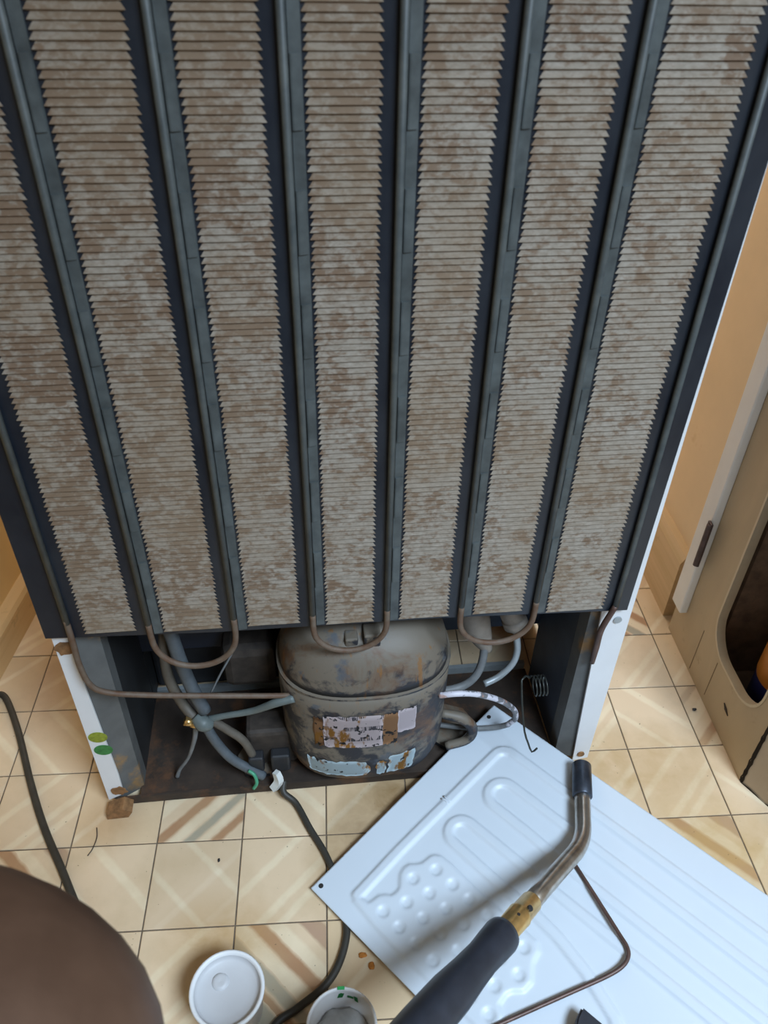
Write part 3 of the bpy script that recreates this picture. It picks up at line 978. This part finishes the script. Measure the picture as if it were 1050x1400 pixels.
CH = [
    [(0.030, 0.0445), (0.10, 0.0435)] + [(0.272, 0.0475)] + arc(0.272, 0.064, 0.0165, -90, 0, 6) + [(0.2880, 0.12), (0.2880, 0.43)],
    [(0.2515, 0.43), (0.2515, 0.12)] + arc(0.2337, 0.090, 0.0178, 0, -180, 12) + [(0.2155, 0.14), (0.2125, 0.20), (0.213, 0.43)],
    [(0.181, 0.43), (0.1795, 0.20), (0.1800, 0.12)] + arc(0.1640, 0.084, 0.0160, 0, -180, 12) + [(0.146, 0.14), (0.1455, 0.205), (0.143, 0.232), (0.134, 0.272), (0.118, 0.315), (0.09, 0.35), (0.03, 0.37)],
]
CHB = [(min(p[0] for p in c_) - 0.012, max(p[0] for p in c_) + 0.012, min(p[1] for p in c_) - 0.012, max(p[1] for p in c_) + 0.012) for c_ in CH]
PAD = [(0.0215, 0.046), (0.0300, 0.0400), (0.0330, 0.0590), (0.0368, 0.0602), (0.0461, 0.0619), (0.0520, 0.0670), (0.0553, 0.0719), (0.0620, 0.0735), (0.0675, 0.0724), (0.0730, 0.0675), (0.0789, 0.0630), (0.0865, 0.0610), (0.0941, 0.0624),
       (0.1000, 0.0685), (0.1052, 0.0725), (0.1125, 0.0735), (0.1192, 0.0748), (0.1240, 0.0790), (0.1268, 0.0841), (0.1279, 0.0988), (0.1252, 0.1366), (0.1245, 0.1939), (0.1255, 0.205), (0.1252, 0.2185), (0.1190, 0.2270), (0.105, 0.2289),
       (0.098, 0.2330), (0.090, 0.2390), (0.0765, 0.2378), (0.068, 0.2290), (0.0622, 0.2266), (0.0509, 0.2272), (0.046, 0.236), (0.034, 0.2400), (0.024, 0.2330), (0.019, 0.222), (0.0165, 0.1322), (0.018, 0.08)]
DOTS = []
for a in (0.0362, 0.0850):
    DOTS += [(a, 0.0787 + 0.0243 * q) for q in range(7)]
for a in (0.0606, 0.1098):
    DOTS += [(a, 0.0912 + 0.0243 * q) for q in range(6)]


def in_poly(x, y, P):
    ins = False
    n = len(P)
    for i in range(n):
        (xa, ya), (xb, yb) = P[i], P[i - 1]
        if (ya > y) != (yb > y) and x < (xb - xa) * (y - ya) / (yb - ya) + xa:
            ins = not ins
    return ins


def sstep(d, a, b):
    t = max(0.0, min(1.0, (d - a) / (b - a)))
    return t * t * (3 - 2 * t)


def relief(a, b):
    h = 0.0
    for c_, bb in zip(CH, CHB):
        if bb[0] < a < bb[1] and bb[2] < b < bb[3]:
            d = min(seg_d(a, b, *c_[i], *c_[i + 1]) for i in range(len(c_) - 1))
            h = max(h, 1 - sstep(d, 0.0038, 0.0078))
    if 0.008 < a < 0.136 and 0.03 < b < 0.25:
        d = min(seg_d(a, b, *PAD[i], *PAD[i - 1]) for i in range(len(PAD)))
        if not in_poly(a, b, PAD):
            d = -d
        hp = sstep(d, -0.002, 0.0035)
        if hp > 0:
            for (da, db) in DOTS:
                q = math.hypot(a - da, b - db)
                if q < 0.0085:
                    hp = min(hp, 0.25 + 0.75 * sstep(q, 0.0035, 0.0080))
        h = max(h, hp)
    return h * 0.0030


NA, NB = 172, 232
bm = bmesh.new()
holes = ((0.312, 0.0068), (0.0095, 0.0067))
TOPV, BOTV = [], []
for j in range(NB + 1):
    b = LB * j / NB
    ra, rb = [], []
    for i in range(NA + 1):
        a = LA * i / NA
        p = EL + e1 * a + e2 * b
        ra.append(bm.verts.new(p + eN * (0.0014 + relief(a, b))))
        rb.append(p)
    TOPV.append(ra)
for j in range(NB):
    for i in range(NA):
        ca, cb = LA * (i + 0.5) / NA, LB * (j + 0.5) / NB
        bm.faces.new((TOPV[j][i], TOPV[j + 1][i], TOPV[j + 1][i + 1], TOPV[j][i + 1]))
# underside and rim
c00 = [bm.verts.new(EL + e1 * (LA * x) + e2 * (LB * y)) for x, y in ((0, 0), (1, 0), (1, 1), (0, 1))]
bm.faces.new(c00)
bm.faces.new([TOPV[0][i] for i in range(NA + 1)] + [c00[1], c00[0]])
bm.faces.new([TOPV[NB][i] for i in range(NA, -1, -1)] + [c00[3], c00[2]])
bm.faces.new([TOPV[j][NA] for j in range(NB + 1)] + [c00[2], c00[1]])
bm.faces.new([TOPV[j][0] for j in range(NB, -1, -1)] + [c00[0], c00[3]])
ev = obj('evaporator_panel', bm, ENAMEL, None, True)
tag(ev, 'large white evaporator panel with embossed channels and dimples lying on the tiles against the fridge', 'panel')
HOLE = plain('hole_shadow', (0.02, 0.018, 0.016), 0.9)
for (a, b) in holes:
    bm = bmesh.new()
    n = 16
    Q = [EL + e1 * (a + 0.0028 * math.cos(2 * math.pi * q / n)) + e2 * (b + 0.0028 * math.sin(2 * math.pi * q / n)) for q in range(n)]
    A = [bm.verts.new(p + eN * 0.0018) for p in Q]
    B = [bm.verts.new(p + eN * 0.0008) for p in Q]
    bm.faces.new(A)
    for q in range(n):
        bm.faces.new((A[q], B[q], B[(q + 1) % n], A[(q + 1) % n]))
    obj('screw_hole', bm, HOLE, ev)
# small crimp on the long channel
bm = bmesh.new()
ctr = EL + e1 * 0.1825 + e2 * 0.0436 + eN * 0.0036
for s in (-1, 1):
    tube(bm, [ctr + e2 * (-0.0055) + e1 * 0.0022 * s, ctr + eN * 0.0008 + e1 * 0.0015 * s, ctr + e2 * 0.0055 + e1 * 0.0022 * s], 0.0011, 6, 2)
obj('crimp', bm, ENAMEL, ev, True)


def ep(a, b, h=0.0):
    return EL + e1 * a + e2 * b + eN * (0.0014 + h)


tag(tube_obj('copper_tube', [ep(0.2216, 0.1950, 0.0048), ep(0.2044, 0.2361, 0.006), ep(0.1867, 0.2773, 0.007), ep(0.1805, 0.2911, 0.007), ep(0.1732, 0.2966, 0.007), ep(0.1615, 0.2971, 0.007), ep(0.1436, 0.2907, 0.006),
                             ep(0.1068, 0.2727, 0.0058), ep(0.0425, 0.2410, 0.0055), ep(0.005, 0.222, 0.0052)], 0.0022, COPPER, None, 10, 5),
    'thin dark brown bent copper tube lying across the white panel', 'tube')

# ------------------------------------------------------------------ hand torch
P0 = Vector((0.4209, -0.5019, 0.8944)) + 0.975 * (fwd + right * ((795 - 525) / 1080.607) + down * ((1045 - 700) / 1080.607))
PE = Vector((0.4209, -0.5019, 0.8944)) + 0.895 * (fwd + right * ((798 - 525) / 1080.607) + down * ((1152 - 700) / 1080.607))
P9 = Vector((0.4209, -0.5019, 0.8944)) + 0.610 * (fwd + right * ((540 - 525) / 1080.607) + down * ((1445 - 700) / 1080.607))
ax1 = (P9 - PE).normalized()
P9x = PE + (P9 - PE) * 1.28
torch = thing('hand_torch', 'brazing torch with black grip, brass collar and bent tube above the white panel', 'torch', P9)
TQ = -P9


def tl(p):
    return tuple(p + TQ)


def along(t):
    return PE + (P9 - PE) * t


burn_a, burn_b = P0, P0 + (PE - P0) * 0.44
bm = bmesh.new()
tube(bm, [tl(burn_a), tl(burn_a + (burn_b - burn_a) * 0.04), tl(burn_a + (burn_b - burn_a) * 0.97), tl(burn_b)], [0.0102, 0.0117, 0.0118, 0.0106], 24, 1)
obj('burner_tip', bm, BURNER, torch, True)
bend = [tl(P0 + (PE - P0) * 0.40), tl(P0 + (PE - P0) * 0.62)]
A_, C_ = P0 + (PE - P0) * 0.78, along(0.075)
for q in range(0, 9):
    t = q / 8
    bend.append(tl(A_ * (1 - t) ** 2 + PE * (2 * t * (1 - t)) + C_ * t * t))
bend += [tl(along(0.2)), tl(along(0.39))]
tube_obj('burner_tube', bend, 0.0094, STEEL, torch, 20, 2)
bm = bmesh.new()
tube(bm, [tl(along(t)) for t in (0.355, 0.36, 0.425, 0.43, 0.435, 0.50, 0.505, 0.535)], [0.0100, 0.0108, 0.0112, 0.0124, 0.0122, 0.0116, 0.0108, 0.0108], 24, 1)
col_o = obj('brass_collar', bm, BRASS, torch, True)
view = (Vector((0.42, -0.50, 0.89)) - along(0.45)).normalized()
vp = (view - ax1 * view.dot(ax1)).normalized()
sd = ax1.cross(vp)
for t, off, r in ((0.415, -0.25, 0.0030), (0.465, 0.1, 0.0016)):
    ctr = along(t) + (vp * math.cos(off) + sd * math.sin(off)) * 0.0105
    nd = (vp * math.cos(off) + sd * math.sin(off))
    bm = bmesh.new()
    tube(bm, [tl(ctr), tl(ctr + nd * 0.0022)], r, 12, 1)
    obj('air_hole', bm, BLACK, col_o)
ts = [0.515, 0.520, 0.535, 0.58, 0.63, 0.70, 0.78, 0.90, 1.05, 1.22, 1.27, 1.28]
rs = [0.0125, 0.0166, 0.0175, 0.0168, 0.0158, 0.0172, 0.0194, 0.0198, 0.0190, 0.0192, 0.0172, 0.0100]
bm = bmesh.new()
NS = 28
u_ = vp
v_ = sd
rings = []
for t, r in zip(ts, rs):
    c0 = along(t)
    ring = []
    for q in range(NS):
        an = 2 * math.pi * q / NS
        fac = 1.0 - (0.07 * (0.5 - 0.5 * math.cos(4 * (an - 0.35)))) * (1.0 if t > 0.66 else 0.2)
        ring.append(bm.verts.new(tl(c0 + (u_ * math.cos(an) + v_ * math.sin(an)) * r * fac)))
    rings.append(ring)
for a, b in zip(rings[:-1], rings[1:]):
    for q in range(NS):
        bm.faces.new((a[q], a[(q + 1) % NS], b[(q + 1) % NS], b[q]))
bm.faces.new(rings[0])
bm.faces.new(rings[-1][::-1])
obj('grip', bm, RUBBER, torch, True)

# ------------------------------------------------------------------ dark tool whose tip reaches into the frame
tool = thing('tool_grip', 'tip of a dark grey tool grip lying on the white panel at the bottom edge', 'tool', ep(0.085, 0.30))
bm = bmesh.new()
a0 = Vector((0.6475, -0.2150, 0.0))
dr = Vector((-0.35, -0.94, 0)).normalized()
pr = Vector((0.94, -0.35, 0))
tz = 0.026
V = []
for (s, h) in ((0, 0.0), (0.10, 0.0)):
    pass
org = ep(0.085, 0.30)
pts = [a0, a0 + pr * 0.022 + dr * 0.010, a0 + pr * 0.026 + dr * 0.10, a0 - pr * 0.006 + dr * 0.10, a0 - pr * 0.004 + dr * 0.012]
prism(bm, [(q.x - org.x, q.y - org.y) for q in pts], 'z', 0.0065 - 0.001, 0.0205)
bmesh.ops.bevel(bm, geom=bm.edges[:], offset=0.002, segments=2, affect='EDGES')
obj('grip', bm, RUBBER, tool)

# ------------------------------------------------------------------ tubs
tub = thing('plastic_tub', 'small white plastic tub closed with a translucent lid, left of the green printed cup', 'tub', (0.3037, -0.1822, 0.0))
bm = bmesh.new()
lathe(bm, [(0.0300, 0.0003), (0.0315, 0.002), (0.0345, 0.044), (0.0362, 0.0455), (0.0366, 0.0490), (0.0355, 0.0505), (0.0332, 0.0500), (0.0322, 0.0465)], 48)
obj('tub_body', bm, CUPW, tub, True)
bm = bmesh.new()
lathe(bm, [(0.0, 0.0410), (0.020, 0.0408), (0.0285, 0.0412), (0.0312, 0.0430), (0.0322, 0.0466)], 48, capb=False)
lid = obj('lid', bm, LID, tub, True)
bm = bmesh.new()
lathe(bm, [(0.0085, 0.0408), (0.0075, 0.0428), (0.0045, 0.0434), (0.0, 0.0426)], 24, -0.008, 0.010, capb=False)
obj('lid_button', bm, LID, lid, True)

c2 = thing('printed_cup', 'open white cup with green print at its rim at the bottom edge', 'cup', (0.4145, -0.2234, 0.0))
bm = bmesh.new()
lathe(bm, [(0.0235, 0.0003), (0.0250, 0.002), (0.0312, 0.057), (0.0328, 0.0575), (0.0334, 0.0592), (0.0326, 0.0608), (0.0310, 0.0606), (0.0302, 0.057), (0.0270, 0.026), (0.0, 0.0255)], 48)
obj('cup_body', bm, CUPW, c2, True)
bm = bmesh.new()
rr = random.Random(4)
g = bmesh.ops.create_icosphere(bm, subdivisions=3, radius=1.0)
for v in g['verts']:
    f = 1 + 0.12 * math.sin(v.co.x * 7 + v.co.y * 5) + rr.uniform(-0.04, 0.04)
    v.co = Vector((v.co.x * 0.0268 * min(1.0, f), v.co.y * 0.0268 * min(1.0, f), 0.031 + v.co.z * 0.0052 * f))
obj('cup_contents', bm, GREASE, c2, True)


def cup_mark(a0_, a1_, z0, z1, tilt=0.0):
    bm = bmesh.new()
    n = 6
    R0, R1 = [], []
    for q in range(n + 1):
        an = math.radians(a0_ + (a1_ - a0_) * q / n)
        def rad(z):
            return 0.0302 - (0.057 - z) * 0.1032 - 0.0004 if z < 0.0572 else 0.0306 - 0.0002
        R0.append(bm.verts.new((rad(z0) * math.cos(an + tilt), rad(z0) * math.sin(an + tilt), z0)))
        R1.append(bm.verts.new((rad(z1) * math.cos(an), rad(z1) * math.sin(an), z1)))
    for q in range(n):
        bm.faces.new((R0[q], R0[q + 1], R1[q + 1], R1[q]))
    bmesh.ops.solidify(bm, geom=bm.faces[:], thickness=0.0002)
    obj('green_mark', bm, GREENP, c2)


cup_mark(82, 92, 0.046, 0.0572, 0.10)
cup_mark(66, 78, 0.047, 0.051)
cup_mark(58, 66, 0.045, 0.053, -0.05)
bm = bmesh.new()
box(bm, -0.0035, 0.0035, 0.0300, 0.0332, 0.0606, 0.0614, 0.0003)
obj('green_mark', bm, GREENP, c2)

# ------------------------------------------------------------------ loose bits on the floor


def crumb(name, label, cat, x, y, s, mat, seed, z=0.0):
    bm = bmesh.new()
    rr = random.Random(seed)
    g = bmesh.ops.create_icosphere(bm, subdivisions=2, radius=1.0)
    for v in g['verts']:
        k_ = 1 + rr.uniform(-0.25, 0.25)
        v.co = Vector((v.co.x * s[0] * k_, v.co.y * s[1] * k_, (v.co.z * k_ + 0.8) * s[2]))
    o = obj(name, bm, mat)
    o.location = (x, y, z)
    return tag(o, label, cat)


RUSTB = plain('bright_rust', (0.42, 0.15, 0.02), 0.8, 0, 0.4, 200)
crumb('rust_flake', 'larger orange rust flake on the floor beside the panel edge', 'flake', 0.4375, -0.1385, (0.0045, 0.0032, 0.0012), RUSTB, 1)
crumb('rust_flake', 'smaller orange rust flake nearer the cup beside the panel edge', 'flake', 0.4465, -0.1495, (0.0034, 0.0042, 0.0012), RUSTB, 2)
crumb('dark_crumb', 'tiny black crumb at the upper edge of the panel right of the torch', 'crumb', 0.7757, 0.0263, (0.0017, 0.0014, 0.0010), BLACK, 3)
crumb('dark_crumb', 'small dark crumb on the tile by the cupboard base', 'crumb', 0.9124, 0.1577, (0.0032, 0.0024, 0.0016), BLACK, 4)
crumb('dark_crumb', 'small dark crumb on the middle tile in front of the fridge', 'crumb', 0.2751, -0.0255, (0.0014, 0.0022, 0.0008), BLACK, 5)
tag(tube_obj('thread', [(0.1255, 0.0228, 0.0008), (0.1283, 0.0100, 0.0010), (0.1262, -0.0040, 0.0008), (0.1225, -0.0120, 0.0008)], 0.0006, DARKBROWN, None, 6, 5), 'short curved dark thread on the tiles left of the rusty foot', 'thread')

# ------------------------------------------------------------------ crouching person: bare knee in view, arm holding the torch
pv, pe_, pr_ = [], [], []


def joint(p, r, parent=None):
    pv.append(Vector(p))
    pr_.append(r if isinstance(r, tuple) else (r, r))
    if parent is not None:
        pe_.append((parent, len(pv) - 1))
    return len(pv) - 1


def chain(start, *js):
    k_ = start
    for p_, r_ in js:
        k_ = joint(p_, r_, k_)
    return k_


pel = joint((0.24, -0.95, 0.28), (0.15, 0.12))
hipL = joint((0.16, -0.92, 0.30), 0.10, pel)
kneeL = chain(hipL, ((0.155, -0.72, 0.36), 0.112), ((0.165, -0.52, 0.405), 0.125), ((0.199, -0.395, 0.424), 0.136), ((0.213, -0.332, 0.424), 0.136))
ankL = chain(kneeL, ((0.195, -0.350, 0.320), 0.090), ((0.195, -0.42, 0.22), 0.056), ((0.18, -0.485, 0.10), 0.038), ((0.178, -0.495, 0.058), 0.036))
chain(ankL, ((0.178, -0.45, 0.036), 0.034), ((0.176, -0.38, 0.026), 0.026), ((0.175, -0.34, 0.022), 0.018))
hipR = joint((0.36, -0.92, 0.28), 0.10, pel)
ankR = chain(hipR, ((0.47, -0.78, 0.31), 0.088), ((0.58, -0.60, 0.34), 0.070), ((0.61, -0.57, 0.30), 0.060), ((0.63, -0.66, 0.17), 0.052), ((0.64, -0.70, 0.06), 0.037))
chain(ankR, ((0.64, -0.65, 0.036), 0.034), ((0.65, -0.56, 0.024), 0.022))
chest = chain(pel, ((0.26, -0.97, 0.42), (0.14, 0.11)), ((0.28, -0.97, 0.58), (0.155, 0.115)), ((0.30, -0.95, 0.70), (0.15, 0.10)))
neck = chain(chest, ((0.31, -0.92, 0.80), 0.056), ((0.32, -0.89, 0.88), 0.062))
chain(neck, ((0.325, -0.875, 0.95), (0.078, 0.090)), ((0.325, -0.88, 1.02), (0.070, 0.082)))
hb = along(1.14)
el = Vector((0.66, -0.66, 0.36))
toel = (el - hb)
toel = (toel - ax1 * toel.dot(ax1)).normalized()
other = ax1.cross(toel).normalized()
if other.z < 0:
    other = -other
palm_c = hb + toel * 0.036
wr = chain(chest, ((0.46, -0.93, 0.71), 0.062), ((0.58, -0.80, 0.55), 0.048), (tuple(el), 0.040), (tuple(hb + toel * 0.15 + (el - hb).normalized() * 0.03), 0.032), (tuple(hb + toel * 0.085), (0.030, 0.022)))
palm = joint(tuple(palm_c + toel * 0.012), (0.036, 0.018), wr)
lens_ = (250, 265, 255, 225)
for q in range(4):
    base = hb + ax1 * (-0.030 + 0.0205 * q)
    js = []
    for m_ in range(6):
        an = math.radians(20 + (lens_[q] - 40) * m_ / 5)
        rr_ = 0.0275
        js.append((tuple(base + (toel * math.cos(an) + other * math.sin(an)) * rr_), 0.0088 - 0.0005 * m_))
    chain(palm, (tuple(base + toel * 0.040 + other * 0.006), 0.0095), *js)
chain(palm, (tuple(hb - ax1 * 0.034 + toel * 0.036 - other * 0.014), 0.0115), (tuple(hb - ax1 * 0.045 + toel * 0.012 - other * 0.027), 0.0100), (tuple(hb - ax1 * 0.050 - toel * 0.014 - other * 0.0260), 0.0085))
chain(chest, ((0.14, -0.95, 0.71), 0.060), ((0.06, -0.86, 0.60), 0.047), ((0.05, -0.78, 0.55), 0.042), ((0.13, -0.70, 0.64), 0.036), ((0.22, -0.65, 0.74), 0.028), ((0.27, -0.62, 0.80), (0.035, 0.018)))
me = bpy.data.meshes.new('person')
me.from_pydata([tuple(v) for v in pv], pe_, [])
me.materials.append(SKIN)
per = bpy.data.objects.new('person', me)
COL.objects.link(per)
tag(per, 'crouching person with a bare brown knee at the lower left, holding the torch', 'person')
md = per.modifiers.new('skin', 'SKIN')
md.use_smooth_shade = True
lay = me.skin_vertices[0].data if me.skin_vertices else None
if lay is None:
    bmx = bmesh.new()
    bmx.from_mesh(me)
    bmx.verts.layers.skin.verify()
    bmx.to_mesh(me)
    bmx.free()
    lay = me.skin_vertices[0].data
for i, r in enumerate(pr_):
    lay[i].radius = r
    lay[i].use_root = (i == 0)
sb = per.modifiers.new('sub', 'SUBSURF')
sb.levels = 3
sb.render_levels = 3
# dark shorts over the hips and upper thighs
bm = bmesh.new()
tube(bm, [(0.155, -1.0, 0.285), (0.160, -0.90, 0.305), (0.172, -0.76, 0.335), (0.182, -0.66, 0.355)], [0.118, 0.125, 0.118, 0.112], 24, 4)
tube(bm, [(0.33, -1.0, 0.27), (0.37, -0.91, 0.285), (0.45, -0.80, 0.305), (0.49, -0.74, 0.315)], [0.118, 0.122, 0.115, 0.108], 24, 4)
obj('shorts', bm, CLOTH, per, True)
bm = bmesh.new()
tube(bm, [(0.25, -0.97, 0.34), (0.26, -0.975, 0.44), (0.28, -0.972, 0.58), (0.30, -0.955, 0.69), (0.305, -0.94, 0.75)], [0.175, 0.178, 0.182, 0.172, 0.09], 28, 4)
obj('shirt', bm, CLOTH, per, True)
